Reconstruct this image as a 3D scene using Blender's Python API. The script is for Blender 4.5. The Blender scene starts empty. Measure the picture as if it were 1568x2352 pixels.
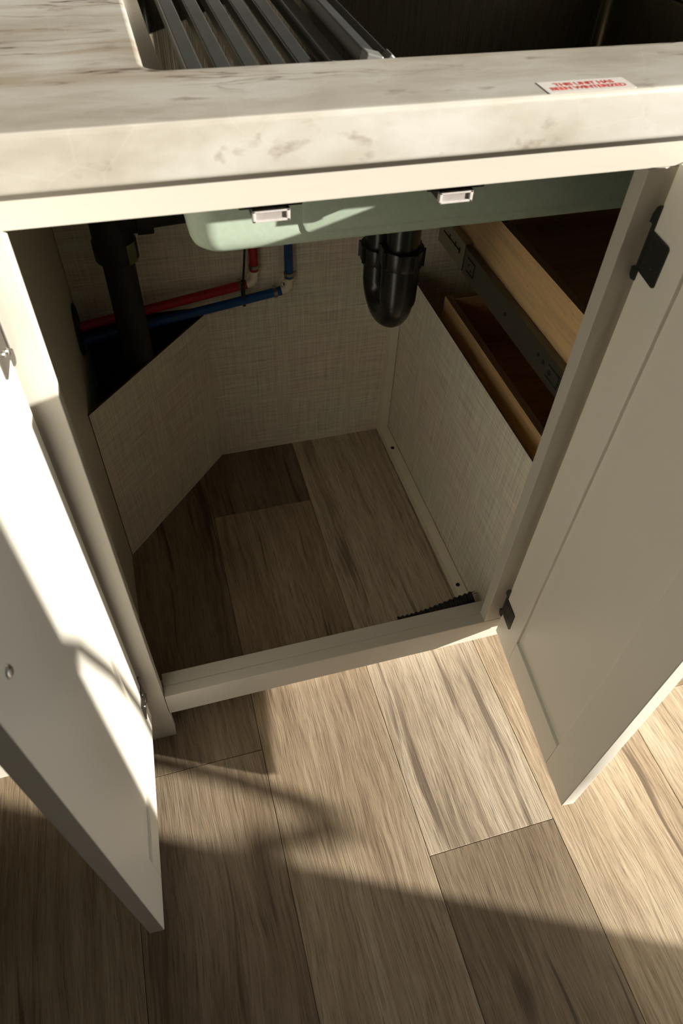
import bpy, bmesh, math, random
from mathutils import Matrix, Vector
from math import pi, cos, sin, radians

scene = bpy.context.scene
COL = scene.collection
random.seed(7)

# ---------------------------------------------------------------- camera
cam_d = bpy.data.cameras.new('camera')
cam = bpy.data.objects.new('camera', cam_d)
COL.objects.link(cam)
FPX = 1593.7222
cam_d.sensor_fit = 'VERTICAL'
cam_d.sensor_height = 36.0
cam_d.sensor_width = 24.0
cam_d.lens = FPX / 2352 * 36.0
cam_d.shift_x = 7.67 / 2352
cam_d.shift_y = 22.69 / 2352
cam_d.clip_start = 0.02
cam_d.clip_end = 60
AX, AY, AZ = 0.70310, 0.05323, -0.31844
rot = Matrix.Rotation(AZ, 4, 'Z') @ Matrix.Rotation(AX, 4, 'X') @ Matrix.Rotation(AY, 4, 'Z')
cam.matrix_world = Matrix.Translation((-0.0909, -0.5063, 1.0871)) @ rot
cam_d.dof.use_dof = True
cam_d.dof.focus_distance = 1.12
cam_d.dof.aperture_fstop = cam_d.lens / 2.3
scene.camera = cam

# ---------------------------------------------------------------- light
world = bpy.data.worlds.new('sky')
scene.world = world
world.use_nodes = True
bg = world.node_tree.nodes['Background']
bg.inputs['Color'].default_value = (0.84, 0.93, 1.0, 1)
bg.inputs['Strength'].default_value = 0.95

SUN = Vector((-0.86657, 0.43031, -0.25278)).normalized()
sl = bpy.data.lights.new('sun', 'SUN')
sl.energy = 7.8
sl.angle = radians(0.6)
sl.color = (1.0, 0.94, 0.825)
so = bpy.data.objects.new('sun', sl)
so.rotation_euler = SUN.to_track_quat('-Z', 'Y').to_euler()
so.location = (4, -2, 2)
COL.objects.link(so)

DY0, DY1, DZ1 = -1.2315, -0.42, 1.95            # doorway in the right wall
pl = bpy.data.lights.new('doorway_portal', 'AREA')
pl.shape = 'RECTANGLE'
pl.size = DY1 - DY0
pl.size_y = DZ1
pl.cycles.is_portal = True
po = bpy.data.objects.new('doorway_portal', pl)
po.matrix_world = Matrix.Translation((1.93, (DY0 + DY1) / 2, DZ1 / 2)) @ Matrix(((0, 0, 1, 0), (1, 0, 0, 0), (0, 1, 0, 0), (0, 0, 0, 1)))
COL.objects.link(po)

scene.view_settings.view_transform = 'Standard'
scene.view_settings.look = 'None'
scene.view_settings.gamma = 1.0
scene.view_settings.use_curve_mapping = False
scene.view_settings.exposure = 0.66
scene.cycles.max_bounces = 10
scene.cycles.diffuse_bounces = 7
scene.cycles.sample_clamp_indirect = 6.0
scene.cycles.use_denoising = True

# ---------------------------------------------------------------- materials
def new_mat(name):
    m = bpy.data.materials.new(name)
    m.use_nodes = True
    nt = m.node_tree
    return m, nt, nt.nodes['Principled BSDF']

def N(nt, kind, **kw):
    n = nt.nodes.new(kind)
    for k, v in kw.items():
        if k in n.inputs.keys():
            n.inputs[k].default_value = v
        else:
            setattr(n, k, v)
    return n

def L(nt, a, b):
    nt.links.new(a, b)

def mapping(nt, src, scale, loc=(0, 0, 0)):
    mp = nt.nodes.new('ShaderNodeMapping')
    mp.inputs['Scale'].default_value = scale
    mp.inputs['Location'].default_value = loc
    L(nt, src, mp.inputs['Vector'])
    return mp.outputs['Vector']

def noise(nt, vec, scale=1.0, detail=3.0, rough=0.55, dist=0.0):
    n = nt.nodes.new('ShaderNodeTexNoise')
    n.inputs['Scale'].default_value = scale
    n.inputs['Detail'].default_value = detail
    n.inputs['Roughness'].default_value = rough
    n.inputs['Distortion'].default_value = dist
    L(nt, vec, n.inputs['Vector'])
    return n.outputs['Fac']

def ramp(nt, fac, stops, interp='LINEAR'):
    r = nt.nodes.new('ShaderNodeValToRGB')
    r.color_ramp.interpolation = interp
    els = r.color_ramp.elements
    while len(els) < len(stops):
        els.new(0.5)
    for e, (p, c) in zip(els, stops):
        e.position = p
        e.color = (c, c, c, 1) if isinstance(c, (int, float)) else (*c, 1)
    L(nt, fac, r.inputs['Fac'])
    return r.outputs['Color']

def mixc(nt, fac, a, b, blend='MIX'):
    m = nt.nodes.new('ShaderNodeMix')
    m.data_type = 'RGBA'
    m.blend_type = blend
    for s, v in ((0, fac), (6, a), (7, b)):
        if hasattr(v, 'links'):
            L(nt, v, m.inputs[s])
        else:
            m.inputs[s].default_value = v if s == 0 else (*v, 1)
    return m.outputs[2]

def math_n(nt, op, a, b=0.0):
    m = nt.nodes.new('ShaderNodeMath')
    m.operation = op
    for i, v in enumerate((a, b)):
        if hasattr(v, 'links'):
            L(nt, v, m.inputs[i])
        else:
            m.inputs[i].default_value = v
    return m.outputs[0]

def bump(nt, bsdf, height, strength=0.3, dist=0.001):
    b = nt.nodes.new('ShaderNodeBump')
    b.inputs['Strength'].default_value = strength
    b.inputs['Distance'].default_value = dist
    L(nt, height, b.inputs['Height'])
    L(nt, b.outputs['Normal'], bsdf.inputs['Normal'])

def simple(name, color, rough=0.5, metal=0.0, var=0.06, nscale=40.0, bstr=0.05):
    m, nt, b = new_mat(name)
    tc = nt.nodes.new('ShaderNodeTexCoord').outputs['Object']
    f = noise(nt, tc, nscale, 4)
    lo = tuple(c * (1 - var) for c in color)
    hi = tuple(min(1, c * (1 + var)) for c in color)
    L(nt, ramp(nt, f, [(0.3, lo), (0.7, hi)]), b.inputs['Base Color'])
    b.inputs['Roughness'].default_value = rough
    b.inputs['Metallic'].default_value = metal
    if bstr:
        bump(nt, b, f, bstr, 0.0006)
    return m

def mat_paint(name, color, rough=0.38, axis=2):
    m, nt, b = new_mat(name)
    tc = nt.nodes.new('ShaderNodeTexCoord').outputs['Object']
    sc = [260, 260, 260]
    sc[axis] = 9
    g = noise(nt, mapping(nt, tc, tuple(sc)), 1.0, 3, 0.6)
    c = ramp(nt, g, [(0.25, tuple(x * 0.965 for x in color)), (0.75, color)])
    L(nt, c, b.inputs['Base Color'])
    b.inputs['Roughness'].default_value = rough
    bump(nt, b, g, 0.10, 0.0003)
    return m

PAINT_C = (0.555, 0.525, 0.465)
M_PAINT = mat_paint('cream_painted_grain_upright', PAINT_C)
M_PAINTX = mat_paint('cream_painted_grain_level', PAINT_C, axis=0)
M_DOOR = simple('cream_satin_lacquer', (0.83, 0.80, 0.725), 0.36, var=0.01, nscale=6, bstr=0.0)
M_SIDE = simple('cream_laminate_board', (0.56, 0.52, 0.42), 0.5, var=0.04, nscale=120, bstr=0.05)

def mat_linen(name, base=(0.84, 0.79, 0.70)):
    m, nt, b = new_mat(name)
    tc = nt.nodes.new('ShaderNodeTexCoord').outputs['Object']
    v1 = noise(nt, mapping(nt, tc, (520, 1, 14)), 1.0, 2, 0.6)
    v2 = noise(nt, mapping(nt, tc, (14, 1, 520), (3, 0, 7)), 1.0, 2, 0.6)
    v3 = noise(nt, mapping(nt, tc, (300, 1, 7), (9, 0, 1)), 1.0, 2, 0.6)
    v4 = noise(nt, mapping(nt, tc, (7, 1, 300), (1, 0, 5)), 1.0, 2, 0.6)
    big = noise(nt, tc, 7.0, 3)
    s = math_n(nt, 'ADD', math_n(nt, 'ADD', v1, v2), math_n(nt, 'ADD', v3, v4))
    s = math_n(nt, 'MULTIPLY', s, 0.25)
    dk = tuple(c * 0.68 for c in base)
    hi = tuple(min(1, c * 1.30) for c in base)
    c = ramp(nt, s, [(0.38, dk), (0.5, base), (0.62, hi)])
    tint = ramp(nt, big, [(0.35, (1.03, 0.96, 0.93)), (0.65, (0.97, 1.0, 0.95))])
    L(nt, mixc(nt, 1.0, c, tint, 'MULTIPLY'), b.inputs['Base Color'])
    b.inputs['Roughness'].default_value = 0.55
    bump(nt, b, s, 0.5, 0.0006)
    return m

M_LINEN = mat_linen('linen_print_board')
M_POST = simple('light_cream_batten', (0.86, 0.81, 0.68), 0.5, var=0.02)
M_RAW = simple('raw_brown_fibreboard', (0.13, 0.075, 0.04), 0.8, var=0.3, nscale=300)

def mat_wood_floor():
    m, nt, b = new_mat('oak_print_vinyl')
    tc = nt.nodes.new('ShaderNodeTexCoord').outputs['Object']
    oi = nt.nodes.new('ShaderNodeObjectInfo')
    cmb = nt.nodes.new('ShaderNodeCombineXYZ')
    r7 = math_n(nt, 'MULTIPLY', oi.outputs['Random'], 37.0)
    for i in range(3):
        L(nt, r7, cmb.inputs[i])
    va = nt.nodes.new('ShaderNodeVectorMath')
    va.operation = 'ADD'
    L(nt, tc, va.inputs[0])
    L(nt, cmb.outputs[0], va.inputs[1])
    p = va.outputs[0]
    # wavy distortion so the grain wanders round knots
    w = nt.nodes.new('ShaderNodeTexNoise')
    w.inputs['Scale'].default_value = 1.0
    w.inputs['Detail'].default_value = 2.0
    L(nt, mapping(nt, p, (9, 3.2, 1)), w.inputs['Vector'])
    wv = nt.nodes.new('ShaderNodeVectorMath')
    wv.operation = 'MULTIPLY_ADD'
    L(nt, w.outputs['Color'], wv.inputs[0])
    wv.inputs[1].default_value = (0.034, 0.03, 0)
    L(nt, p, wv.inputs[2])
    q = wv.outputs[0]
    streak = noise(nt, mapping(nt, q, (26, 1.9, 1)), 1.0, 4, 0.6)
    grain = noise(nt, mapping(nt, q, (150, 5, 1)), 1.0, 4, 0.65)
    fine = noise(nt, mapping(nt, q, (620, 26, 1)), 1.0, 3, 0.6)
    patch = noise(nt, mapping(nt, p, (7, 2.2, 1)), 1.0, 3, 0.5)
    crack = noise(nt, mapping(nt, q, (34, 1.5, 1), (4, 2, 0)), 1.0, 3, 0.7)
    mixed = math_n(nt, 'ADD', math_n(nt, 'MULTIPLY', streak, 0.34),
                   math_n(nt, 'ADD', math_n(nt, 'MULTIPLY', grain, 0.38), math_n(nt, 'MULTIPLY', patch, 0.28)))
    base = ramp(nt, mixed, [(0.34, (0.19, 0.143, 0.102)), (0.45, (0.375, 0.300, 0.220)), (0.54, (0.485, 0.405, 0.310)), (0.66, (0.60, 0.535, 0.44))])
    fr = ramp(nt, fine, [(0.30, 0.58), (0.50, 1.0), (0.75, 1.14)])
    col = mixc(nt, 1.0, base, fr, 'MULTIPLY')
    ck = ramp(nt, crack, [(0.61, 0.0), (0.68, 0.8)])
    col = mixc(nt, ck, col, (0.13, 0.095, 0.07))
    # knots
    vo = nt.nodes.new('ShaderNodeTexVoronoi')
    vo.inputs['Scale'].default_value = 1.0
    L(nt, mapping(nt, q, (9.0, 2.6, 1)), vo.inputs['Vector'])
    kn = ramp(nt, vo.outputs['Distance'], [(0.02, 1.0), (0.075, 0.75), (0.13, 0.0)])
    sp = nt.nodes.new('ShaderNodeSeparateColor')
    L(nt, vo.outputs['Color'], sp.inputs[0])
    some = ramp(nt, sp.outputs[0], [(0.72, 0.0), (0.74, 0.8)])
    kf = math_n(nt, 'MULTIPLY', kn, some)
    col = mixc(nt, kf, col, (0.15, 0.105, 0.07))
    col = mixc(nt, 1.0, col, oi.outputs['Color'], 'MULTIPLY')
    L(nt, col, b.inputs['Base Color'])
    b.inputs['Roughness'].default_value = 0.5
    b.inputs['Specular IOR Level'].default_value = 0.35
    h = math_n(nt, 'ADD', math_n(nt, 'MULTIPLY', fine, 0.6), math_n(nt, 'MULTIPLY', grain, 0.8))
    bump(nt, b, h, 0.55, 0.0011)
    return m

M_FLOOR = mat_wood_floor()
M_UNDER = simple('dark_floor_underlay', (0.05, 0.04, 0.03), 0.9)

def mat_marble():
    m, nt, b = new_mat('beige_marble_laminate')
    geo = nt.nodes.new('ShaderNodeTexCoord').outputs['Object']
    w = nt.nodes.new('ShaderNodeTexNoise')
    w.inputs['Scale'].default_value = 7.0
    w.inputs['Detail'].default_value = 5
    L(nt, geo, w.inputs['Vector'])
    wv = nt.nodes.new('ShaderNodeVectorMath')
    wv.operation = 'MULTIPLY_ADD'
    L(nt, w.outputs['Color'], wv.inputs[0])
    wv.inputs[1].default_value = (0.06, 0.03, 0.02)
    L(nt, geo, wv.inputs[2])
    q = wv.outputs[0]
    cloud = noise(nt, mapping(nt, q, (9, 26, 20)), 1.0, 5, 0.6)
    band = noise(nt, mapping(nt, q, (4.5, 34, 12), (2.2, 0.4, 0)), 1.0, 5, 0.55)
    base = ramp(nt, cloud, [(0.32, (0.365, 0.335, 0.285)), (0.5, (0.455, 0.43, 0.38)), (0.68, (0.535, 0.52, 0.485))])
    tan = ramp(nt, band, [(0.50, 0.0), (0.64, 0.75)])
    vn = math_n(nt, 'ABSOLUTE', math_n(nt, 'SUBTRACT', noise(nt, mapping(nt, q, (5, 40, 16), (7.3, 1.1, 0)), 1.0, 4, 0.5), 0.5))
    patch = ramp(nt, noise(nt, mapping(nt, geo, (5, 9, 9), (1.5, 0, 0)), 1.0, 2), [(0.40, 0.0), (0.54, 1.0)])
    sx = nt.nodes.new('ShaderNodeSeparateXYZ')
    L(nt, geo, sx.inputs[0])
    back = ramp(nt, math_n(nt, 'MULTIPLY', math_n(nt, 'ADD', sx.outputs[1], 0.02), 8.0), [(0.25, 0.0), (0.65, 1.0)])
    patch = math_n(nt, 'MULTIPLY', patch, back)
    col = mixc(nt, math_n(nt, 'MULTIPLY', tan, back), base, (0.33, 0.27, 0.20))
    dv = math_n(nt, 'MULTIPLY', ramp(nt, vn, [(0.003, 1.0), (0.020, 0.0)]), patch)
    col = mixc(nt, math_n(nt, 'MULTIPLY', dv, 0.7), col, (0.19, 0.14, 0.10))
    thin = math_n(nt, 'MULTIPLY', ramp(nt, vn, [(0.002, 1.0), (0.0075, 0.0)]), patch)
    col = mixc(nt, math_n(nt, 'MULTIPLY', thin, 0.85), col, (0.06, 0.042, 0.035))
    sp = ramp(nt, noise(nt, mapping(nt, q, (26, 60, 44)), 1.0, 4, 0.6), [(0.60, 0.0), (0.72, 0.7)])
    col = mixc(nt, sp, col, (0.24, 0.19, 0.15))
    cr = nt.nodes.new('ShaderNodeTexVoronoi')
    cr.feature = 'DISTANCE_TO_EDGE'
    cr.inputs['Scale'].default_value = 11.0
    L(nt, q, cr.inputs['Vector'])
    wl = ramp(nt, cr.outputs['Distance'], [(0.003, 0.10), (0.008, 0.0)])
    col = mixc(nt, wl, col, (0.68, 0.65, 0.58))
    L(nt, col, b.inputs['Base Color'])
    b.inputs['Roughness'].default_value = 0.42
    return m

M_MARBLE = mat_marble()

def mat_steel(name, color, rough, axis=0):
    m, nt, b = new_mat(name)
    tc = nt.nodes.new('ShaderNodeTexCoord').outputs['Object']
    sc = [900, 900, 900]
    sc[axis] = 8
    g = noise(nt, mapping(nt, tc, tuple(sc)), 1.0, 2)
    L(nt, ramp(nt, g, [(0.3, tuple(c * 0.85 for c in color)), (0.7, color)]), b.inputs['Base Color'])
    b.inputs['Metallic'].default_value = 1.0
    L(nt, ramp(nt, g, [(0.3, rough * 0.85), (0.7, rough * 1.15)]), b.inputs['Roughness'])
    return m

M_SINKSTEEL = mat_steel('dark_brushed_steel', (0.20, 0.175, 0.125), 0.30, 2)
M_ZINC = mat_steel('zinc_plated_steel', (0.36, 0.36, 0.31), 0.42, 1)
M_ZINCDK = mat_steel('darker_grey_zinc', (0.20, 0.20, 0.18), 0.5, 1)  # darker zinc tone for the inner slide rail
M_CHROME = mat_steel('bright_screw_steel', (0.62, 0.62, 0.62), 0.25, 0)
M_CLAMP = mat_steel('crimp_ring_steel', (0.36, 0.33, 0.28), 0.35, 2)
M_GREEN = simple('sage_green_undercoat', (0.385, 0.47, 0.385), 0.6, var=0.05, nscale=160, bstr=0.12)
M_ABS = simple('black_abs_plastic', (0.012, 0.012, 0.011), 0.27, var=0.3, nscale=60, bstr=0.02)
M_ABSM = simple('dull_black_abs_pipe', (0.010, 0.010, 0.009), 0.6, var=0.3, nscale=60, bstr=0.04)
M_BLACK = simple('black_coated_metal', (0.014, 0.014, 0.013), 0.42, var=0.2, nscale=80, bstr=0.03)
M_RUBBER = simple('black_nylon', (0.012, 0.012, 0.012), 0.6, var=0.2)
M_RED = simple('red_pex_tube', (0.40, 0.012, 0.022), 0.34, var=0.05, nscale=30, bstr=0.0)
M_BLUE = simple('blue_pex_tube', (0.010, 0.075, 0.27), 0.34, var=0.05, nscale=30, bstr=0.0)
M_WHITEPL = simple('ivory_fitting_plastic', (0.92, 0.84, 0.70), 0.4, var=0.03)
M_STICK = simple('white_sticker_vinyl', (0.78, 0.75, 0.72), 0.4, var=0.02)
M_REDINK = simple('red_print_ink', (0.55, 0.06, 0.055), 0.5, var=0.12, nscale=400, bstr=0.0)
M_INK = simple('black_print_ink', (0.004, 0.006, 0.012), 0.6, var=0.1, bstr=0.0)
M_SLAT = simple('charcoal_silicone_slat', (0.040, 0.041, 0.041), 0.42, var=0.15, nscale=25, bstr=0.03)
M_SLATCAP = simple('smoky_grey_end_cap', (0.17, 0.17, 0.165), 0.32, var=0.18, nscale=60, bstr=0.02)
M_STRAP = simple('grey_rubber_strap', (0.22, 0.22, 0.21), 0.4, var=0.1)
M_CATCH = simple('clear_grey_plastic', (0.50, 0.47, 0.46), 0.18, var=0.12, nscale=120, bstr=0.02)
M_GLUE = simple('yellow_green_cement_smear', (0.13, 0.13, 0.05), 0.5, var=0.3, nscale=120)
M_WALL = simple('cream_wall_board', (0.60, 0.55, 0.46), 0.7, var=0.04, nscale=30)
M_DARKWALL = simple('dark_low_bounce_wall', (0.085, 0.062, 0.045), 0.6, var=0.2, nscale=14)  # unseen wall behind the camera, kept dark to cut bounce light
M_CEIL = simple('pale_ceiling_board', (0.62, 0.58, 0.50), 0.8, var=0.03, nscale=20)
M_DARKBRD = simple('interior_shade_board', (0.035, 0.026, 0.02), 0.85, var=0.2)  # near-black colour carries the darkness inside the carcase
M_TRIMBLK = simple('black_frame_metal', (0.03, 0.03, 0.03), 0.5, var=0.1)

def mat_ply(name, base, axis):
    m, nt, b = new_mat(name)
    tc = nt.nodes.new('ShaderNodeTexCoord').outputs['Object']
    sc = [70, 70, 70]
    sc[axis] = 5
    g = noise(nt, mapping(nt, tc, tuple(sc)), 1.0, 4, 0.6, 0.4)
    sc2 = [700, 700, 700]
    sc2[axis] = 70
    f = noise(nt, mapping(nt, tc, tuple(sc2)), 1.0, 2, 0.6)
    c = ramp(nt, g, [(0.3, tuple(x * 0.78 for x in base)), (0.55, base), (0.75, tuple(x * 1.12 for x in base))])
    fl = ramp(nt, f, [(0.27, 0.55), (0.38, 1.0)])
    L(nt, mixc(nt, 1.0, c, fl, 'MULTIPLY'), b.inputs['Base Color'])
    b.inputs['Roughness'].default_value = 0.45
    return m

M_BIRCH = mat_ply('birch_plywood_face', (0.84, 0.575, 0.30), 1)
M_BIRCHX = mat_ply('birch_plywood_cross_face', (0.66, 0.42, 0.22), 0)

def mat_plyedge():
    m, nt, b = new_mat('plywood_edge_layers')
    tc = nt.nodes.new('ShaderNodeTexCoord').outputs['Object']
    wv = nt.nodes.new('ShaderNodeTexWave')
    wv.bands_direction = 'X'
    wv.inputs['Scale'].default_value = 115
    wv.inputs['Distortion'].default_value = 0.6
    L(nt, tc, wv.inputs['Vector'])
    L(nt, ramp(nt, wv.outputs['Fac'], [(0.3, (0.12, 0.07, 0.04)), (0.7, (0.28, 0.17, 0.09))]), b.inputs['Base Color'])
    b.inputs['Roughness'].default_value = 0.7
    return m

M_PLYEDGE = mat_plyedge()

# ---------------------------------------------------------------- mesh helpers
def obj(name, bm, mats, parent=None, loc=(0, 0, 0), rotz=0.0, smooth=False):
    bmesh.ops.recalc_face_normals(bm, faces=bm.faces)
    me = bpy.data.meshes.new(name)
    bm.to_mesh(me)
    bm.free()
    for m in (mats if isinstance(mats, (list, tuple)) else [mats]):
        me.materials.append(m)
    if smooth:
        for p in me.polygons:
            p.use_smooth = True
        me.set_sharp_from_angle(angle=radians(38))
    o = bpy.data.objects.new(name, me)
    COL.objects.link(o)
    o.location = loc
    o.rotation_euler = (0, 0, rotz)
    if parent is not None:
        o.parent = parent
    return o

def tag(o, label=None, cat=None, group=None, kind=None):
    if label:
        o['label'] = label
    if cat:
        o['category'] = cat
    if group:
        o['group'] = group
    if kind:
        o['kind'] = kind
    return o

def thing(name, label, cat, loc=(0, 0, 0), group=None):
    o = bpy.data.objects.new(name, None)
    o.empty_display_size = 0.05
    COL.objects.link(o)
    o.location = loc
    return tag(o, label, cat, group)

def box(bm, x0, x1, y0, y1, z0, z1, bev=0.0, mi=0, seg=2):
    r = bmesh.ops.create_cube(bm, size=1.0)
    vs = r['verts']
    for v in vs:
        v.co = Vector((x0 + (v.co.x + .5) * (x1 - x0), y0 + (v.co.y + .5) * (y1 - y0), z0 + (v.co.z + .5) * (z1 - z0)))
    fs = list({f for v in vs for f in v.link_faces})
    for f in fs:
        f.material_index = mi
    if bev:
        es = list({e for v in vs for e in v.link_edges})
        bmesh.ops.bevel(bm, geom=es, offset=bev, segments=seg, profile=0.5, affect='EDGES')
    return vs

def bx(name, b6, mats, parent=None, bev=0.0, **kw):
    bm = bmesh.new()
    box(bm, *b6, bev=bev)
    return obj(name, bm, mats, parent, **kw)

def frame_of(t):
    t = t.normalized()
    up = Vector((0, 0, 1)) if abs(t.z) < 0.9 else Vector((0, 1, 0))
    a = t.cross(up).normalized()
    return a, t.cross(a).normalized()

def tube(bm, pts, r, n=20, caps=True, mi=0):
    pts = [Vector(p) for p in pts]
    rs = r if isinstance(r, (list, tuple)) else [r] * len(pts)
    rings = []
    a0 = None
    for i, p in enumerate(pts):
        t = (pts[min(i + 1, len(pts) - 1)] - pts[max(i - 1, 0)]).normalized()
        if a0 is None:
            a, b = frame_of(t)
        else:
            a = (a0 - t * a0.dot(t)).normalized()
            b = t.cross(a).normalized()
        a0 = a
        rings.append([bm.verts.new(p + (a * cos(2 * pi * k / n) + b * sin(2 * pi * k / n)) * rs[i]) for k in range(n)])
    for i in range(len(rings) - 1):
        for k in range(n):
            f = bm.faces.new((rings[i][k], rings[i][(k + 1) % n], rings[i + 1][(k + 1) % n], rings[i + 1][k]))
            f.material_index = mi
    if caps:
        for ring in (rings[0], rings[-1]):
            f = bm.faces.new(ring)
            f.material_index = mi

def arc_path(pts, rad, seg=8):
    """polyline with its corners rounded"""
    pts = [Vector(p) for p in pts]
    out = [pts[0]]
    for i in range(1, len(pts) - 1):
        a, b, c = pts[i - 1], pts[i], pts[i + 1]
        d1, d2 = (a - b).normalized(), (c - b).normalized()
        ang = d1.angle(d2)
        k = min(rad / math.tan(ang / 2), (a - b).length * .49, (c - b).length * .49)
        p0, p1 = b + d1 * k, b + d2 * k
        for j in range(seg + 1):
            t = j / seg
            out.append(p0 * (1 - t) ** 2 + b * 2 * t * (1 - t) + p1 * t * t)
    out.append(pts[-1])
    return out

def prism(bm, poly, axis, a, b, bev=0.0, mi=0):
    """polygon (u,v) extruded along an axis; axis 'y': u=x v=z ; 'x': u=y v=z ; 'z': u=x v=y"""
    def P(u, v, w):
        return {'y': (u, w, v), 'x': (w, u, v), 'z': (u, v, w)}[axis]
    A = [bm.verts.new(P(u, v, a)) for u, v in poly]
    B = [bm.verts.new(P(u, v, b)) for u, v in poly]
    n = len(poly)
    fs = [bm.faces.new(A), bm.faces.new(B[::-1])]
    for i in range(n):
        fs.append(bm.faces.new((A[i], B[i], B[(i + 1) % n], A[(i + 1) % n])))
    for f in fs:
        f.material_index = mi
    if bev:
        es = list({e for v in A + B for e in v.link_edges})
        bmesh.ops.bevel(bm, geom=es, offset=bev, segments=2, profile=0.5, affect='EDGES')

def rrect(x0, x1, y0, y1, r, n=6):
    out = []
    rr = r if isinstance(r, (list, tuple)) else [r] * 4
    for (cx, cy, a0, q) in ((x1 - rr[0], y1 - rr[0], 0, rr[0]), (x0 + rr[1], y1 - rr[1], pi / 2, rr[1]),
                            (x0 + rr[2], y0 + rr[2], pi, rr[2]), (x1 - rr[3], y0 + rr[3], 1.5 * pi, rr[3])):
        for k in range(n + 1):
            a = a0 + pi / 2 * k / n
            out.append((cx + q * cos(a), cy + q * sin(a)))
    return out

def loft(bm, rings, mi=0, close_last=True, close_first=False):
    R = [[bm.verts.new(p) for p in ring] for ring in rings]
    n = len(R[0])
    for i in range(len(R) - 1):
        for k in range(n):
            f = bm.faces.new((R[i][k], R[i][(k + 1) % n], R[i + 1][(k + 1) % n], R[i + 1][k]))
            f.material_index = mi
    if close_last:
        bm.faces.new(R[-1]).material_index = mi
    if close_first:
        bm.faces.new(R[0]).material_index = mi

def text_mesh(name, body, size, mat, parent, matrix, depth=0.0001, bold=0.0, align='CENTER', spacing=1.0, line=1.0):
    cu = bpy.data.curves.new(name, 'FONT')
    cu.body = body
    cu.size = size
    cu.align_x = align
    cu.align_y = 'CENTER'
    cu.extrude = depth
    cu.offset = bold
    cu.space_character = spacing
    cu.space_line = line
    cu.resolution_u = 2
    t = bpy.data.objects.new(name + '_curve', cu)
    COL.objects.link(t)
    bpy.context.view_layer.update()
    me = bpy.data.meshes.new_from_object(t)
    bpy.data.objects.remove(t)
    me.name = name
    me.materials.clear()
    me.materials.append(mat)
    o = bpy.data.objects.new(name, me)
    COL.objects.link(o)
    o.parent = parent
    o.matrix_local = matrix
    return o

# ---------------------------------------------------------------- the room
floor = bx('floor', (-1.7, 1.9, -1.9, 0.72, -0.03, -0.004), M_UNDER)
tag(floor, kind='structure')
SA = 0.0095
XL = [-1.699, -1.485, -1.28, -1.075, -0.87, -0.665, -0.4625, -0.2597, -0.0506, 0.1540, 0.3553, 0.5588, 0.763, 0.967, 1.171, 1.375, 1.58, 1.785, 1.88]
JOINT = {-0.4625: (-1.05, 0.16), -0.2597: (-1.26, -0.0605), -0.0506: (-0.78, 0.4425), 0.1540: (-1.50, -0.2812),
         0.3553: (-0.99, 0.33), 0.5588: (-1.35, -0.1366), 0.763: (-0.75, 0.45)}
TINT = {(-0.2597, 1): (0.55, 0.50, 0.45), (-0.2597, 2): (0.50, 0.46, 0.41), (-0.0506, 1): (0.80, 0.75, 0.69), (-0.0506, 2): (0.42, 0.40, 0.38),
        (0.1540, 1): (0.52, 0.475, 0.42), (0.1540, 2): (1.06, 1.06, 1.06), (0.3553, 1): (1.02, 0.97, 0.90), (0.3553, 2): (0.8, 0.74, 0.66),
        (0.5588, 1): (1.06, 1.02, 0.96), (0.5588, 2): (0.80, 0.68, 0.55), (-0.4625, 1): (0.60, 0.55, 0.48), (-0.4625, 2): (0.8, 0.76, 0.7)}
for i in range(len(XL) - 1):
    xa, xb = XL[i], XL[i + 1]
    js = JOINT.get(xa) or (-1.9 + 0.4 + 0.37 * ((i * 5) % 3), -0.35 + 0.31 * ((i * 2) % 3))
    ys = [-1.9] + list(js) + [0.72]
    for j in range(3):
        y0, y1 = ys[j], ys[j + 1]
        g = 0.00035
        cx, cy = (xa + xb) / 2, (y0 + y1) / 2
        poly = [(xa + SA * y0 + g - cx, y0 + g - cy), (xb + SA * y0 - g - cx, y0 + g - cy),
                (xb + SA * y1 - g - cx, y1 - g - cy), (xa + SA * y1 + g - cx, y1 - g - cy)]
        bm = bmesh.new()
        prism(bm, poly, 'z', -0.004, 0.0)
        te = [e for e in bm.edges if all(v.co.z > -0.001 for v in e.verts)]
        bmesh.ops.bevel(bm, geom=te, offset=0.0006, segments=1, profile=0.5, affect='EDGES')
        o = obj('plank', bm, M_FLOOR, floor, loc=(cx, cy, 0))
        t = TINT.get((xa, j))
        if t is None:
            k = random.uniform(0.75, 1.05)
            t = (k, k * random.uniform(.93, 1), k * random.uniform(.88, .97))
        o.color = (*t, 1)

bm = bmesh.new()
box(bm, 1.9, 1.96, -1.96, DY0, 0, 2.1)
box(bm, 1.9, 1.96, DY1, 0.78, 0, 2.1)
box(bm, 1.9, 1.96, DY0, DY1, DZ1, 2.1)
tag(obj('wall_right', bm, M_WALL), kind='structure')
tag(bx('wall_left', (-1.76, -1.7, -1.96, 0.78, 0, 2.1), M_WALL), kind='structure')
tag(bx('wall_front', (-1.7, 1.9, -1.96, -1.9, 0, 2.1), M_DARKWALL), kind='structure')
tag(bx('wall_back', (-1.7, 1.9, 0.72, 0.78, 0, 2.1), M_WALL), kind='structure')
tag(bx('ceiling', (-1.76, 1.96, -1.96, 0.78, 2.1, 2.14), M_CEIL), kind='structure')

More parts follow.
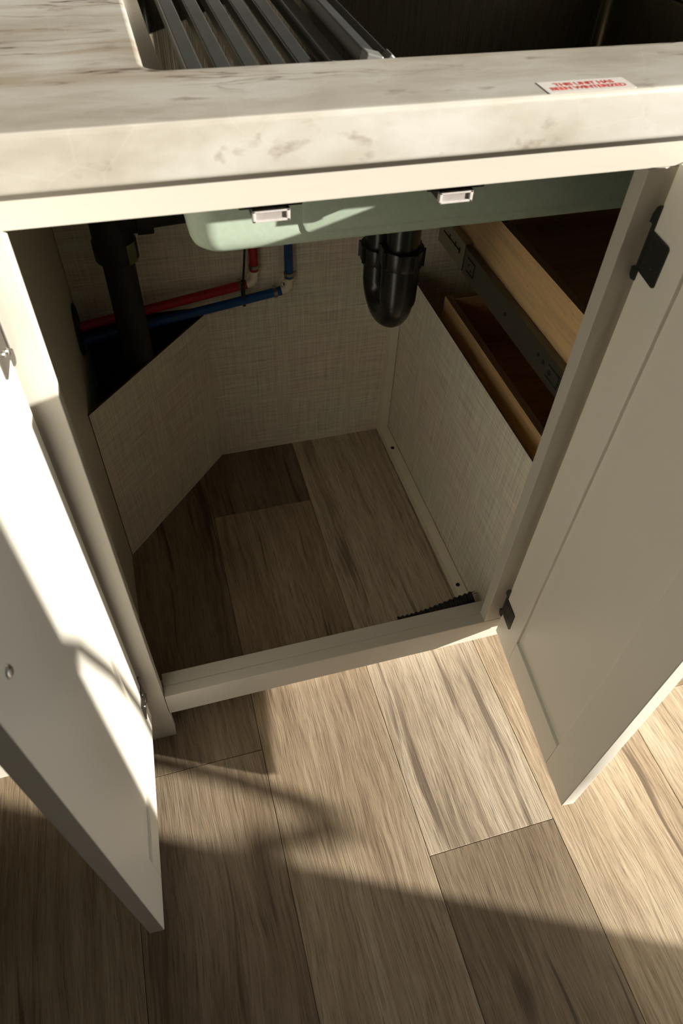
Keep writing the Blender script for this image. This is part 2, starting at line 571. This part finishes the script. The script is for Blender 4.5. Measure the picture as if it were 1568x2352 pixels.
# grab handle on the jamb of the entry doorway: its shadow loops over door and floor
gh = thing('grab_handle', 'looped black entry grab handle beside the sunlit doorway', 'handle', (1.93, DY0, 0.58))
bm = bmesh.new()
hp = [(-1.245, 1.225), (-1.195, 1.135), (-1.142, 0.99), (-1.108, 0.83), (-1.098, 0.68), (-1.103, 0.60), (-1.122, 0.562), (-1.155, 0.558), (-1.20, 0.585), (-1.245, 0.60)]
tube(bm, [(0, y - DY0, z - 0.58) for y, z in hp], 0.0125, 12)
obj('grip_bar', bm, M_TRIMBLK, gh, smooth=True)
for z in (1.225, 0.60):
    bm = bmesh.new()
    box(bm, -0.02, 0.02, -0.016, 0.002, z - 0.58 - 0.03, z - 0.58 + 0.03, bev=0.004)
    obj('mounting_foot', bm, M_TRIMBLK, gh)

# ---------------------------------------------------------------- sink cabinet
XLf, XRf = -0.1793, 0.3343
ZT, ZS, HB, D = 0.8428, 0.1316, 0.0777, 0.0181
LW = -0.2153
cab = thing('sink_cabinet', 'cream sink base cabinet with both doors open below the marble-look counter', 'cabinet')
bx('top_rail', (-0.262, 1.0, 0, D, ZT, 0.877), M_PAINTX, cab, bev=0.0008)
bx('left_stile', (-0.2325, XLf, 0, D, 0.0, ZT - 0.0003), M_PAINT, cab, bev=0.001)
bx('right_stile', (XRf, 0.4103, 0, D, ZS + 0.0003, ZT - 0.0003), M_PAINT, cab, bev=0.001)
bx('bottom_rail', (XLf + 0.0008, 0.41, 0, D, HB, ZS), M_PAINTX, cab, bev=0.001)
bx('sill_cleat', (XLf + 0.001, 0.381, D + 0.0003, 0.0403, HB, ZS - 0.001), M_PAINTX, cab, bev=0.0008)
bx('toe_strip', (LW + 0.0005, 0.97, 0.0408, 0.0468, 0.0, 0.100), M_PAINTX, cab)
bx('side_panel', (LW - 0.012, LW, D + 0.0005, 0.64, 0.0, 0.872), M_SIDE, cab)

# back panel with the low corner behind the angled board left open
bm = bmesh.new()
prism(bm, [(-0.2145, 0.372), (-0.006, 0.372), (-0.006, 0.0), (0.92, 0.0), (0.92, 0.872), (-0.2145, 0.872)], 'y', 0, 0.004)
obj('back_panel', bm, M_LINEN, cab, loc=(0, 0.6198, 0))
bx('void_shade_board', (-0.2145, 0.92, 0.66, 0.668, 0.0, 0.872), M_DARKBRD, cab)  # added board, near-black to stand for the unlit void behind

def two_tone_panel(name, length, h, th, loc, rotz):
    bm = bmesh.new()
    box(bm, 0, length, 0, th, 0, h)
    for f in bm.faces:
        f.normal_update()
        f.material_index = 0 if abs(f.normal.y) > 0.9 else 1
    return obj(name, bm, [M_LINEN, M_RAW], cab, loc=loc, rotz=rotz)

A0, A1 = Vector((-0.2140, 0.3868, 0)), Vector((0.0008, 0.6185, 0))
two_tone_panel('angled_panel', (A1 - A0).length, 0.3555, 0.0035, A0, math.atan2((A1 - A0).y, (A1 - A0).x))
rp_o = two_tone_panel('partition_panel', 0.555, 0.4105, 0.0035, (0.3822, 0.6192, 0), -pi / 2)
bx('corner_post', (0.3632, 0.3808, 0.600, 0.6195, 0.0205, 0.42), M_POST, cab, bev=0.0006)
fc = bx('floor_cleat', (0.3612, 0.3808, 0.0475, 0.6195, 0.0, 0.020), M_POST, cab, bev=0.0008)
for y in (0.530, 0.1477):
    bm = bmesh.new()
    tube(bm, [(0, 0, -0.001), (0, 0, 0.0016)], [0.0042, 0.0036], 14)
    box(bm, -0.0028, 0.0028, -0.0004, 0.0004, 0.0014, 0.0019)
    obj('screw', bm, M_BLACK, fc, loc=(0.3685, y, 0.020))

# pipe grommet on the side panel
bm = bmesh.new()
tube(bm, [(LW - 0.001, 0.573, 0.388), (LW + 0.003, 0.573, 0.388)], [0.044, 0.042], 32)
tube(bm, [(LW + 0.003, 0.573, 0.388), (LW + 0.005, 0.573, 0.388)], [0.026, 0.024], 28)
obj('pipe_grommet', bm, M_ABSM, cab, smooth=True)

# --- doors
DW, DT, DZ0, DZT = 0.2846, 0.018, 0.111, 0.849
def make_door(sign, hx, hy, ang):
    """door frame; local x runs from the hinge to the free edge, sign*y is the outer face"""
    def S(y0, y1):
        return (y0, y1) if sign > 0 else (-y1, -y0)
    h = DZT - DZ0
    st = 0.0600
    bm = bmesh.new()
    yo = S(0, DT)
    for (xa, xb, za, zb) in ((0, st, 0, h), (DW - st, DW, 0, h), (st + .00015, DW - st - .00015, 0, st), (st + .00015, DW - st - .00015, h - st, h)):
        box(bm, xa, xb, *yo, za, zb, bev=0.0008)
    d = obj('door', bm, M_DOOR, cab, loc=(hx, hy, DZ0), rotz=ang)
    bm = bmesh.new()
    box(bm, st - 0.004, DW - st + 0.004, *S(0.0045, 0.0105), st - 0.004, h - st + 0.004)
    obj('door_panel', bm, M_DOOR, d)
    bm = bmesh.new()
    pts = [(0.249, y * sign, 0.7015 - DZ0) for y in (DT - 0.0005, DT + 0.010, DT + 0.016, DT + 0.024, DT + 0.026)]
    tube(bm, pts, [0.006, 0.006, 0.013, 0.014, 0.010], 20)
    obj('knob', bm, M_BLACK, d, smooth=True)
    return d, S

def add_hinges(d, S, sign, zs, mat, screwmat):
    for z in zs:
        bm = bmesh.new()
        # leaf on the inner face of the door
        poly = [(-0.003, z - 0.019), (0.0275, z - 0.021)]
        poly += [(0.0295 + 0.003 * sin(a), z - 0.018 - 0.003 * cos(a)) for a in (0.3, 0.8, 1.3)]
        poly += [(0.0295 + 0.003 * cos(a), z + 0.015 + 0.003 * sin(a)) for a in (0.2, 0.8, 1.3)]
        poly += [(0.0275, z + 0.0185), (-0.003, z + 0.0185)]
        prism(bm, poly, 'y', *S(-0.0016, 0.0002))
        obj('hinge', bm, mat, d)
        # frame wing with its two rounded ears
        bm = bmesh.new()
        L_ = [(0.0, z - 0.030), (-0.004, z - 0.031), (-0.0075, z - 0.028), (-0.0085, z - 0.021), (-0.006, z - 0.0185), (-0.0028, z - 0.0185)]
        L_ += [(-0.0028, z + 0.023), (-0.0075, z + 0.023), (-0.0072, z + 0.030), (-0.0045, z + 0.037), (-0.001, z + 0.0405), (0.0015, z + 0.041)]
        L_ += [(0.0015, z - 0.030)]
        prism(bm, L_, 'y', *S(-0.0020, 0.0004))
        obj('hinge_wing', bm, mat, d)
        for (sx, sz) in ((0.0085, 0.0095), (0.0185, -0.0065), (0.0075, -0.0115)):
            bm = bmesh.new()
            ya, yb = (-0.0014, -0.0026) if sign > 0 else (0.0014, 0.0026)
            tube(bm, [(sx, ya, z + sz), (sx, yb, z + sz)], [0.0030, 0.0022], 14)
            obj('hinge_screw', bm, screwmat, d, smooth=True)

RA, LA = radians(-95.83), radians(-92.91)
dr, Sr = make_door(1, 0.3553, -0.0087, RA)
dl, Sl = make_door(-1, -0.2023, -0.0122, LA)
tag(dr, label='right cabinet door, its shaded inner face turned to the opening')
tag(dl, label='left cabinet door, its inner face half in sunlight')
add_hinges(dr, Sr, 1, (0.773 - DZ0, 0.185 - DZ0), M_BLACK, M_BLACK)
M_HINGEL = mat_steel('sunlit_black_hinge', (0.16, 0.145, 0.13), 0.38, 2)  # left hinges: black metal recoloured to the brown it takes in sunlight
add_hinges(dl, Sl, -1, (0.773 - DZ0, 0.185 - DZ0), M_HINGEL, M_CHROME)
bm = bmesh.new()
tube(bm, [(0.249, 0, 0.7015 - DZ0), (0.249, 0.0012, 0.7015 - DZ0), (0.249, 0.0026, 0.7015 - DZ0)], [0.0048, 0.0046, 0.0026], 18)
box(bm, 0.246, 0.252, 0.0024, 0.0028, 0.7015 - DZ0 - 0.0005, 0.7015 - DZ0 + 0.0005)
obj('handle_screw', bm, M_CHROME, dl, smooth=True)

# --- touch catches behind the rail
def catch(x0, label):
    t = thing('touch_catch', label, 'cabinet catch', (x0 + 0.015, 0.0565, 0.8425), 'catches behind the top rail')
    bm = bmesh.new()
    box(bm, -0.0255, 0.0275, -0.0130, 0.006, -0.0225, -0.0190, bev=0.001)
    box(bm, -0.0255, 0.0275, -0.0375, -0.0100, -0.0035, 0.0005, bev=0.001)
    box(bm, -0.0255, 0.0275, -0.0130, -0.0095, -0.0220, 0.0005, bev=0.001)
    box(bm, -0.0150, 0.0160, -0.0118, 0.010, -0.031, -0.019, bev=0.0012)
    obj('bracket', bm, M_RUBBER, t)
    bm = bmesh.new()
    z0, z1 = -0.0325, -0.0225
    for b6 in ((-0.0152, 0.0162, z0, z0 + 0.0022), (-0.0152, 0.0162, z1 - 0.0022, z1), (-0.0152, -0.0125, z0, z1), (0.0130, 0.0162, z0, z1)):
        box(bm, b6[0], b6[1], -0.0165, -0.0117, b6[2], b6[3], bev=0.0006)
    obj('clear_bezel', bm, M_CATCH, t)
    bm = bmesh.new()
    box(bm, -0.0128, 0.0134, -0.0145, -0.0117, z0 + 0.002, z1 - 0.002)
    obj('magnet_bar', bm, simple('grey_catch_magnet', (0.34, 0.31, 0.30), 0.35, var=0.1), t)
    return t

catch(0.0028, 'clear and black catch behind the rail, near the sink\'s left end')
catch(0.1650, 'clear and black catch behind the rail, above the drain trap')

# --- neighbouring carcase parts, left and right, with an added sun-blocking board
nb = cab
bx('front_panel', (-1.0, -0.234, 0.0, 0.018, 0.0, 0.876), M_PAINT, nb)
bx('end_board', (-1.0, -0.982, 0.0185, 0.64, 0.0, 0.876), M_SIDE, nb)
dcab = cab
bx('right_side', (0.98, 0.995, 0.019, 0.655, 0, 0.872), M_DARKBRD, dcab)
bx('leak_block_board', (0.4105, 0.97, 0.0005, D, HB, ZT - 0.001), M_PAINT, dcab)  # unseen solid board added to stop sun leaking past the drawer fronts
bx('outer_stile', (0.97, 1.0, 0, D, 0.0, ZT - 0.001), M_PAINT, dcab)

def drawer(z0, z1, yb, label, fz0, fz1):
    t = thing('drawer', label, 'drawer', (0.64, 0.0, z0), 'plywood drawers beside the sink base')
    h = z1 - z0
    for xa in (0.4125 - 0.64, 0.30):
        bm = bmesh.new()
        box(bm, 0, 0.012, 0.020, yb, 0, h)
        for f in bm.faces:
            f.normal_update()
            f.material_index = 1 if f.normal.z > 0.9 else 0
        obj('drawer_side', bm, [M_BIRCH, M_PLYEDGE], t, loc=(xa, 0, 0))
    bm = bmesh.new()
    box(bm, 0.425 - 0.64, 0.2995, yb - 0.012, yb, 0.0, h)
    for f in bm.faces:
        f.normal_update()
        f.material_index = 1 if f.normal.z > 0.9 else 0
    obj('drawer_back', bm, [M_BIRCHX, M_PLYEDGE], t)
    bx('drawer_bottom', (0.4247 - 0.64, 0.2998, 0.0205, yb - 0.0122, 0.006, 0.012), M_BIRCHX, t)
    bx('drawer_front', (0.3765 - 0.64, 0.325, -0.021, -0.001, fz0 - z0, fz1 - z0), M_DOOR, t, bev=0.001)
    return t

ud = drawer(0.512, 0.618, 0.52, 'upper plywood drawer with a metal slide along its side', 0.4565, 0.849)
ld = drawer(0.300, 0.4185, 0.487, 'lower open plywood drawer beside the linen partition', 0.1195, 0.4545)

# slide on the upper drawer's left side
sx0, sx1 = 0.4000 - 0.64, 0.4120 - 0.64
def ym(y):
    return -0.025 + 0.9507 * y
bm = bmesh.new()
prof = [(0.0, 0.0), (0.0, 0.044), (0.0115, 0.044), (0.0115, 0.041), (0.0022, 0.041), (0.0022, 0.003), (0.0115, 0.003), (0.0115, 0.0)]
def chan(bm, y0, y1, z0, prof, x0):
    A = [bm.verts.new((x0 + u, y0, z0 + v)) for u, v in prof]
    B = [bm.verts.new((x0 + u, y1, z0 + v)) for u, v in prof]
    n = len(prof)
    bm.faces.new(A)
    bm.faces.new(B[::-1])
    for i in range(n):
        bm.faces.new((A[i], B[i], B[(i + 1) % n], A[(i + 1) % n]))
chan(bm, ym(0.468), ym(0.575), -0.0060, prof, sx0 - 0.0012)
sl_o = obj('slide_outer_rail', bm, M_ZINC, ud)
bm = bmesh.new()
chan(bm, 0.022, ym(0.4665), -0.0085, [(u, v * 0.955) for u, v in prof], sx0)
box(bm, sx0 + 0.006, sx1 - 0.0005, 0.022, 0.40, 0.0285, 0.031, mi=0)
sl_i = obj('slide_inner_rail', bm, M_ZINCDK, ud)
M_HOLE = simple('slide_slot_shadow_gap', (0.012, 0.012, 0.012), 0.8, bstr=0.0)
def slot(parent, y, z, ly, lz, r=0.0):
    y = ym(y)
    bm = bmesh.new()
    if r:
        tube(bm, [(sx0 - 0.0005, y, z), (sx0 + 0.001, y, z)], r, 12)
    else:
        box(bm, sx0 - 0.0004, sx0 + 0.001, y - ly, y + ly, z - lz, z + lz)
    return obj('slot', bm, M_HOLE, parent)
zc = -0.0085 + 0.021
for (y, dz, ly, lz) in ((0.440, 0.011, 0.014, 0.0011), (0.440, -0.010, 0.013, 0.0011), (0.4265, 0.0005, 0.0011, 0.0108)):
    slot(sl_i, y, zc + dz, ly, lz)
for (y, dz, r) in ((0.447, 0.002, .0016), (0.437, -0.004, .0016), (0.305, 0.0, .0027), (0.196, 0.004, .0024), (0.180, 0.002, .0036), (0.160, -0.001, .0040)):
    slot(sl_i, y, zc + dz, 0, 0, r)
for (y, dz, ly, lz) in ((0.150, 0.0085, 0.016, 0.0011), (0.152, -0.0095, 0.016, 0.0011), (0.135, -0.0005, 0.0011, 0.0098)):
    slot(sl_i, y, zc + dz, ly, lz)
for (y, dz, ly, lz) in ((0.520, 0.0065, 0.034, 0.0010), (0.487, 0.0065, 0.0012, 0.005), (0.505, 0.0085, 0.0012, 0.004), (0.530, 0.0085, 0.0012, 0.004)):
    o = slot(sl_o, y, zc + dz, ly, lz)
    o.location.x = -0.0014

# ---------------------------------------------------------------- countertop and sink
CX0, CX1, CY0, CY1 = -0.0628, 0.565, 0.0705, 0.47
def countertop():
    cu = bpy.data.curves.new('countertop', 'CURVE')
    cu.dimensions = '2D'
    cu.fill_mode = 'BOTH'
    bd = 0.0042
    def spl(pts):
        s = cu.splines.new('POLY')
        s.points.add(len(pts) - 1)
        for p, (x, y) in zip(s.points, pts):
            p.co = (x, y, 0, 1)
        s.use_cyclic_u = True
    spl([(-1.0, -0.0265), (1.02, -0.0265), (1.02, 0.7195), (-1.0, 0.7195)])
    spl(rrect(CX0, CX1, CY0, CY1, 0.016, 8)[::-1])
    cu.extrude = 0.0185 - bd
    cu.bevel_depth = bd
    cu.bevel_resolution = 3
    cu.offset = -bd
    t = bpy.data.objects.new('tmp', cu)
    COL.objects.link(t)
    bpy.context.view_layer.update()
    me = bpy.data.meshes.new_from_object(t)
    bpy.data.objects.remove(t)
    me.materials.clear()
    me.materials.append(M_MARBLE)
    for p in me.polygons:
        p.use_smooth = True
    me.set_sharp_from_angle(angle=radians(30))
    o = bpy.data.objects.new('countertop', me)
    COL.objects.link(o)
    o.location = (0, 0, 0.8955)
    return tag(o, 'beige marble-look countertop with a rounded edge and sink cutout', 'countertop')
countertop()

sink = thing('sink', 'undermount sink, dark steel inside and sage green below', 'sink', (0.256, 0.28, 0.7455))
SO = Vector((0.256, 0.28, 0.7455))
def ring(x0, x1, y0, y1, r, z, n=8):
    return [Vector((x, y, z)) - SO for x, y in rrect(x0, x1, y0, y1, r, n)]
bm = bmesh.new()
rings = []
for (ins, z) in ((0, 0.8745), (0.002, 0.80), (0.004, 0.768), (0.0052, 0.760), (0.0078, 0.7535), (0.0125, 0.749), (0.0195, 0.7462), (0.029, 0.7455)):
    rings.append(ring(-0.0475 + ins, 0.566 - ins, 0.1012 + ins, 0.462 - ins, 0.026 - ins * .3, z))
loft(bm, rings)
obj('bowl_shell', bm, M_GREEN, sink, smooth=True)
bm = bmesh.new()
rings = [ring(-0.078, 0.585, 0.045, 0.49, 0.03, 0.8766), ring(-0.043, 0.5605, 0.1285, 0.457, 0.014, 0.8766), ring(-0.042, 0.5595, 0.1295, 0.456, 0.014, 0.8745),
         ring(-0.040, 0.5585, 0.1300, 0.455, 0.014, 0.765), ring(-0.034, 0.553, 0.134, 0.449, 0.032, 0.754), ring(-0.024, 0.543, 0.142, 0.439, 0.035, 0.7495)]
loft(bm, rings)
obj('bowl_lining', bm, M_SINKSTEEL, sink, smooth=True)
bm = bmesh.new()
pad = rrect(0.0605, 0.50, 0.763, 0.872, 0.010, 5)
prism(bm, pad, 'y', 0.1026, 0.1050, bev=0.0009)
bmesh.ops.translate(bm, verts=bm.verts, vec=-SO)
obj('sound_pad', bm, M_GREEN, sink, smooth=True)

# sticker on the counter
stk = thing('sticker', 'small white sticker with red capitals on the counter edge', 'sticker', (0.243, -0.0128, 0.9141))
bm = bmesh.new()
prism(bm, rrect(-0.0352, 0.0352, -0.0112, 0.0105, 0.0008, 2), 'z', 0.0, 0.00025)
obj('label_film', bm, M_STICK, stk)
text_mesh('lettering', 'THIS UNIT HAS\nBEEN WINTERIZED', 0.0076, M_REDINK, stk, Matrix.Translation((0.0, -0.0002, 0.0003)), 0.00004, 0.00026, spacing=0.93, line=0.98)

# ---------------------------------------------------------------- drying rack
rack = thing('drying_rack', 'rolled black slatted drying rack lying over the sink', 'dish rack', (0.055, 0.20, 0.8790))
slats = [(-0.0200, 0.0, 0.0), (0.0035, 0.0, 0.0), (0.0265, 0.0, 0.0), (0.0490, 0.0, 0.0), (0.0720, 0.0005, 0.0), (0.0965, 0.003, 0.1), (0.1205, 0.010, 0.25), (0.1340, 0.0085, 0.7)]
for (x, dz, ty) in slats:
    bm = bmesh.new()
    box(bm, -0.0068, 0.0068, -0.074, 0.2590, 0.0, 0.013, bev=0.0014)
    o = obj('slat', bm, M_SLAT, rack, loc=(x - 0.055, 0, dz))
    o.rotation_euler = (0, ty, 0)
    bm = bmesh.new()
    box(bm, -0.0076, 0.0076, -0.088, -0.073, -0.0005, 0.0145, bev=0.0012)
    obj('end_cap', bm, M_SLATCAP, o)
bm = bmesh.new()
def strap(bm, pts, y0, y1, th):
    P = [Vector((x, 0, z)) for x, z in pts]
    n = len(P)
    prev = None
    for i, p in enumerate(P):
        t = (P[min(i + 1, n - 1)] - P[max(i - 1, 0)]).normalized()
        nn = Vector((-t.z, 0, t.x)) * th
        q = [bm.verts.new((p.x, y0, p.z)), bm.verts.new((p.x + nn.x, y0, p.z + nn.z)), bm.verts.new((p.x + nn.x, y1, p.z + nn.z)), bm.verts.new((p.x, y1, p.z))]
        if prev:
            for k in range(4):
                bm.faces.new((prev[k], prev[(k + 1) % 4], q[(k + 1) % 4], q[k]))
        else:
            bm.faces.new(q)
        prev = q
    bm.faces.new(prev[::-1])
strap(bm, [(-0.026, 0.005), (0.010, 0.005), (0.040, 0.006), (0.0585, 0.009), (0.068, 0.0145), (0.075, 0.0165), (0.082, 0.0155), (0.0885, 0.011), (0.094, 0.004), (0.097, -0.004)], -0.086, -0.080, 0.0018)
obj('link_strap', bm, M_STRAP, rack)

# ---------------------------------------------------------------- drain trap
trap = thing('drain_trap', 'glossy black drain trap hanging below the sink', 'pipe trap', (0.2215, 0.235, 0.745))
TO = Vector((0.2215, 0.235, 0.745))
F = Vector((0.2185, 0.238, 0)) - Vector((TO.x, TO.y, 0))
Bk = Vector((0.2150, 0.306, 0)) - Vector((TO.x, TO.y, 0))
def zz(v, z):
    return Vector((v.x, v.y, z - TO.z))
ZU = 0.597
bm = bmesh.new()
mid = (F + Bk) / 2
hd = (F - Bk).normalized()
R_ = (F - Bk).length / 2
upts = [zz(F, 0.648), zz(F, 0.62)]
for k in range(0, 17):
    a = pi * k / 16
    c = mid + hd * (R_ * cos(a))
    upts.append(Vector((c.x, c.y, ZU - 0.006 - TO.z - R_ * 1.0 * sin(a))))
upts += [zz(Bk, 0.60), zz(Bk, 0.628)]
tube(bm, upts, 0.0208, 24)
obj('trap_bend', bm, M_ABS, trap, smooth=True)
bm = bmesh.new()
tube(bm, [zz(F, 0.643), zz(F, 0.640), zz(F, 0.592), zz(F, 0.588), zz(F, 0.5875)], [0.0236, 0.0240, 0.0235, 0.0228, 0.0205], 28)
obj('hub_socket', bm, M_ABS, trap, smooth=True)
bm = bmesh.new()
tube(bm, [zz(F, 0.7452), zz(F, 0.63)], 0.0205, 24)
obj('inlet_tailpiece', bm, M_ABS, trap, smooth=True)
bm = bmesh.new()
tube(bm, [zz(Bk, 0.7452), zz(Bk, 0.60)], 0.0205, 24)
obj('outlet_riser', bm, M_ABS, trap, smooth=True)
def slip_nut(c, z0, z1):
    bm = bmesh.new()
    tube(bm, [zz(c, z0), zz(c, z0 + 0.002), zz(c, z1 - 0.001), zz(c, z1), zz(c, z1 - 0.001)], [0.0255, 0.0264, 0.0262, 0.0252, 0.0222], 32)
    for k in range(8):
        a = 2 * pi * k / 8 + 0.35
        p = c + Vector((cos(a), sin(a), 0)) * 0.0262
        m = Matrix.Translation(zz(p, (z0 + z1) / 2)) @ Matrix.Rotation(a, 4, 'Z')
        vs = box(bm, -0.0016, 0.0024, -0.0022, 0.0022, -(z1 - z0) * .46, (z1 - z0) * .46)
        bmesh.ops.transform(bm, matrix=m, verts=vs)
    return obj('slip_nut', bm, M_ABS, trap, smooth=True)
slip_nut(F, 0.640, 0.664)
slip_nut(Bk, 0.611, 0.633)

# ---------------------------------------------------------------- waste pipe (left)
WX, WY = -0.1240, 0.525
wp = thing('waste_pipe', 'fat dull black waste pipe behind the angled board', 'pipe', (WX, WY, 0.0))
bm = bmesh.new()
tube(bm, [(0, 0, 0.0), (0, 0, 0.62)], 0.0243, 28)
obj('stack_pipe', bm, M_ABSM, wp, smooth=True)
bm = bmesh.new()
tube(bm, [(0, 0, 0.533), (0, 0, 0.535), (0, 0, 0.562), (0, 0, 0.566), (0, 0, 0.68)], [0.0310, 0.0325, 0.0325, 0.0300, 0.0300], 28)
tube(bm, [(0.005, 0, 0.600), (0.036, 0, 0.600), (0.037, 0, 0.600), (0.058, 0, 0.600), (0.060, 0, 0.600)], [0.0290, 0.0290, 0.0318, 0.0318, 0.0305], 28)
tee = obj('tee_fitting', bm, M_ABSM, wp, smooth=True)
bm = bmesh.new()
for k in range(7):
    pass
r0 = 0.0329
cols = [[bm.verts.new((r0 * cos(a), r0 * sin(a), z)) for z in (0.534, 0.552, 0.5645)] for a in [(-1.05 + 0.11 * k) for k in range(6)]]
for i in range(5):
    for j in range(2):
        bm.faces.new((cols[i][j], cols[i + 1][j], cols[i + 1][j + 1], cols[i][j + 1]))
obj('cement_smear', bm, M_GLUE, tee)
bm = bmesh.new()
tube(bm, [(0.05, 0, 0.600), (0.30, 0, 0.612)], 0.0243, 24)
obj('branch_pipe', bm, M_ABSM, wp, smooth=True)

# ---------------------------------------------------------------- water tubes
PY = 0.602
def water(name, label, mat, xv, ztop, zel, xl, zl, lettering=False):
    t = thing(name, label, 'pipe', (xv, PY, zel))
    r = 0.0079
    bm = bmesh.new()
    tube(bm, [(0, 0, 0.010), (0, 0, ztop - zel)], r, 20)
    v = obj('riser_tube', bm, mat, t, smooth=True)
    p0, p1 = Vector((-0.014, 0, -0.0145)), Vector((xl - xv, -0.018, zl - zel))
    bm = bmesh.new()
    pts = [p0.lerp(p1, k / 10) + Vector((0, 0, -0.006 * sin(pi * k / 10) * 0)) for k in range(11)]
    tube(bm, pts, r, 20)
    obj('level_tube', bm, mat, t, smooth=True)
    bm = bmesh.new()
    tube(bm, arc_path([(0, 0, 0.014), (0, 0, -0.0125), (-0.020, 0, -0.0155)], 0.011, 8), 0.0068, 18)
    for (c, a) in ((Vector((0, 0, 0.008)), Vector((0, 0, 1))), (Vector((-0.0135, 0, -0.0145)), Vector((1, 0, 0.15)))):
        tube(bm, [c - a * 0.0012, c + a * 0.0012], 0.0088, 18)
    box(bm, -0.013, -0.006, -0.0015, 0.0015, -0.004, 0.002)
    box(bm, -0.011, -0.0085, -0.0015, 0.0015, -0.006, 0.006)
    obj('elbow', bm, M_WHITEPL, t, smooth=True)
    d = (p1 - p0).normalized()
    for (c, a) in ((Vector((0, 0, 0.0175)), Vector((0, 0, 1))), (p0 + d * 0.0125, d)):
        bm = bmesh.new()
        tube(bm, [c - a * 0.0034, c - a * 0.003, c + a * 0.003, c + a * 0.0034], [0.0084, 0.0092, 0.0092, 0.0084], 22)
        s = a.cross(Vector((0, 1, 0)))
        e = c - s * 0.0098
        box(bm, e.x - 0.003, e.x + 0.003, -0.0025, 0.0025, e.z - 0.0028, e.z + 0.0028, bev=0.0005)
        obj('crimp_ring', bm, M_CLAMP, t, smooth=True)
    if lettering:
        m = Matrix.Translation((-0.0012, -r - 0.00012, 0.062)) @ Matrix.Rotation(pi / 2, 4, 'X') @ Matrix.Rotation(pi / 2, 4, 'Z')
        text_mesh('lettering', 'SDR9 PEX', 0.0062, M_INK, v, m, 0.00008, 0.00008)
    return t
water('hot_water_tube', 'red water tube with an ivory elbow on the back board', M_RED, 0.0955, 0.86, 0.4325, -0.2145, 0.385)
water('cold_water_tube', 'blue water tube with an ivory elbow, below the red one', M_BLUE, 0.1575, 0.86, 0.4110, -0.2145, 0.358, True)

# cable tie binding the two tubes
ct = thing('cable_tie', 'black cable tie round the red and blue tubes', 'cable tie', (0.0735, PY, 0.40))
bm = bmesh.new()
oval = [(0.0112 * cos(a), 0.0 + (0.0255 if sin(a) > 0 else 0.0255) * sin(a)) for a in [2 * pi * k / 24 for k in range(24)]]
for sgn in (0,):
    ro = [bm.verts.new((-0.0022, u * 1.0, v)) for u, v in oval]
    rb = [bm.verts.new((0.0022, u * 1.0, v)) for u, v in oval]
    ri = [bm.verts.new((-0.0022, u * .86, v * .94)) for u, v in oval]
    rj = [bm.verts.new((0.0022, u * .86, v * .94)) for u, v in oval]
    for k in range(24):
        j = (k + 1) % 24
        bm.faces.new((ro[k], ro[j], rb[j], rb[k]))
        bm.faces.new((ri[k], rj[k], rj[j], ri[j]))
        bm.faces.new((ro[k], ri[k], ri[j], ro[j]))
        bm.faces.new((rb[k], rb[j], rj[j], rj[k]))
obj('loop_band', bm, M_RUBBER, ct)
bm = bmesh.new()
box(bm, -0.0045, 0.002, -0.016, -0.009, 0.012, 0.026, bev=0.001)
obj('locking_head', bm, M_RUBBER, ct)
bm = bmesh.new()
tube(bm, [(-0.001, -0.0125, 0.020), (0.001, -0.014, 0.045), (0.004, -0.016, 0.075), (0.0065, -0.018, 0.10)], 0.0019, 8)
obj('tie_tail', bm, M_RUBBER, ct)

# corrugated conduit behind the sill
cd = thing('corrugated_conduit', 'short black corrugated conduit end behind the sill, right corner', 'conduit', (0.32, 0.065, 0.012))
bm = bmesh.new()
c0, c1 = Vector((-0.085, 0.036, 0.0005)), Vector((0.046, 0.023, 0.053))
pts, rs = [], []
nc = 62
for k in range(nc + 1):
    pts.append(c0.lerp(c1, k / nc) + Vector((0, 0, -0.012 * sin(pi * k / nc) * (1 - k / nc))))
    rs.append((0.0118, 0.0118, 0.0098, 0.0098)[k % 4])
tube(bm, pts, rs, 16)
obj('ribbed_sleeve', bm, M_RUBBER, cd)
bm = bmesh.new()
random.seed(3)
ax = (c1 - c0).normalized()
for k in range(7):
    a = random.uniform(0, 2 * pi)
    s = Vector((0, cos(a), sin(a))) * 0.0095
    tube(bm, [c1 - ax * 0.003 + s, c1 + ax * 0.003 + s * 1.1, c1 + ax * random.uniform(.0035, .005) + s * random.uniform(.8, 1.3)], 0.0005, 5)
obj('frayed_end', bm, M_RAW, cd)
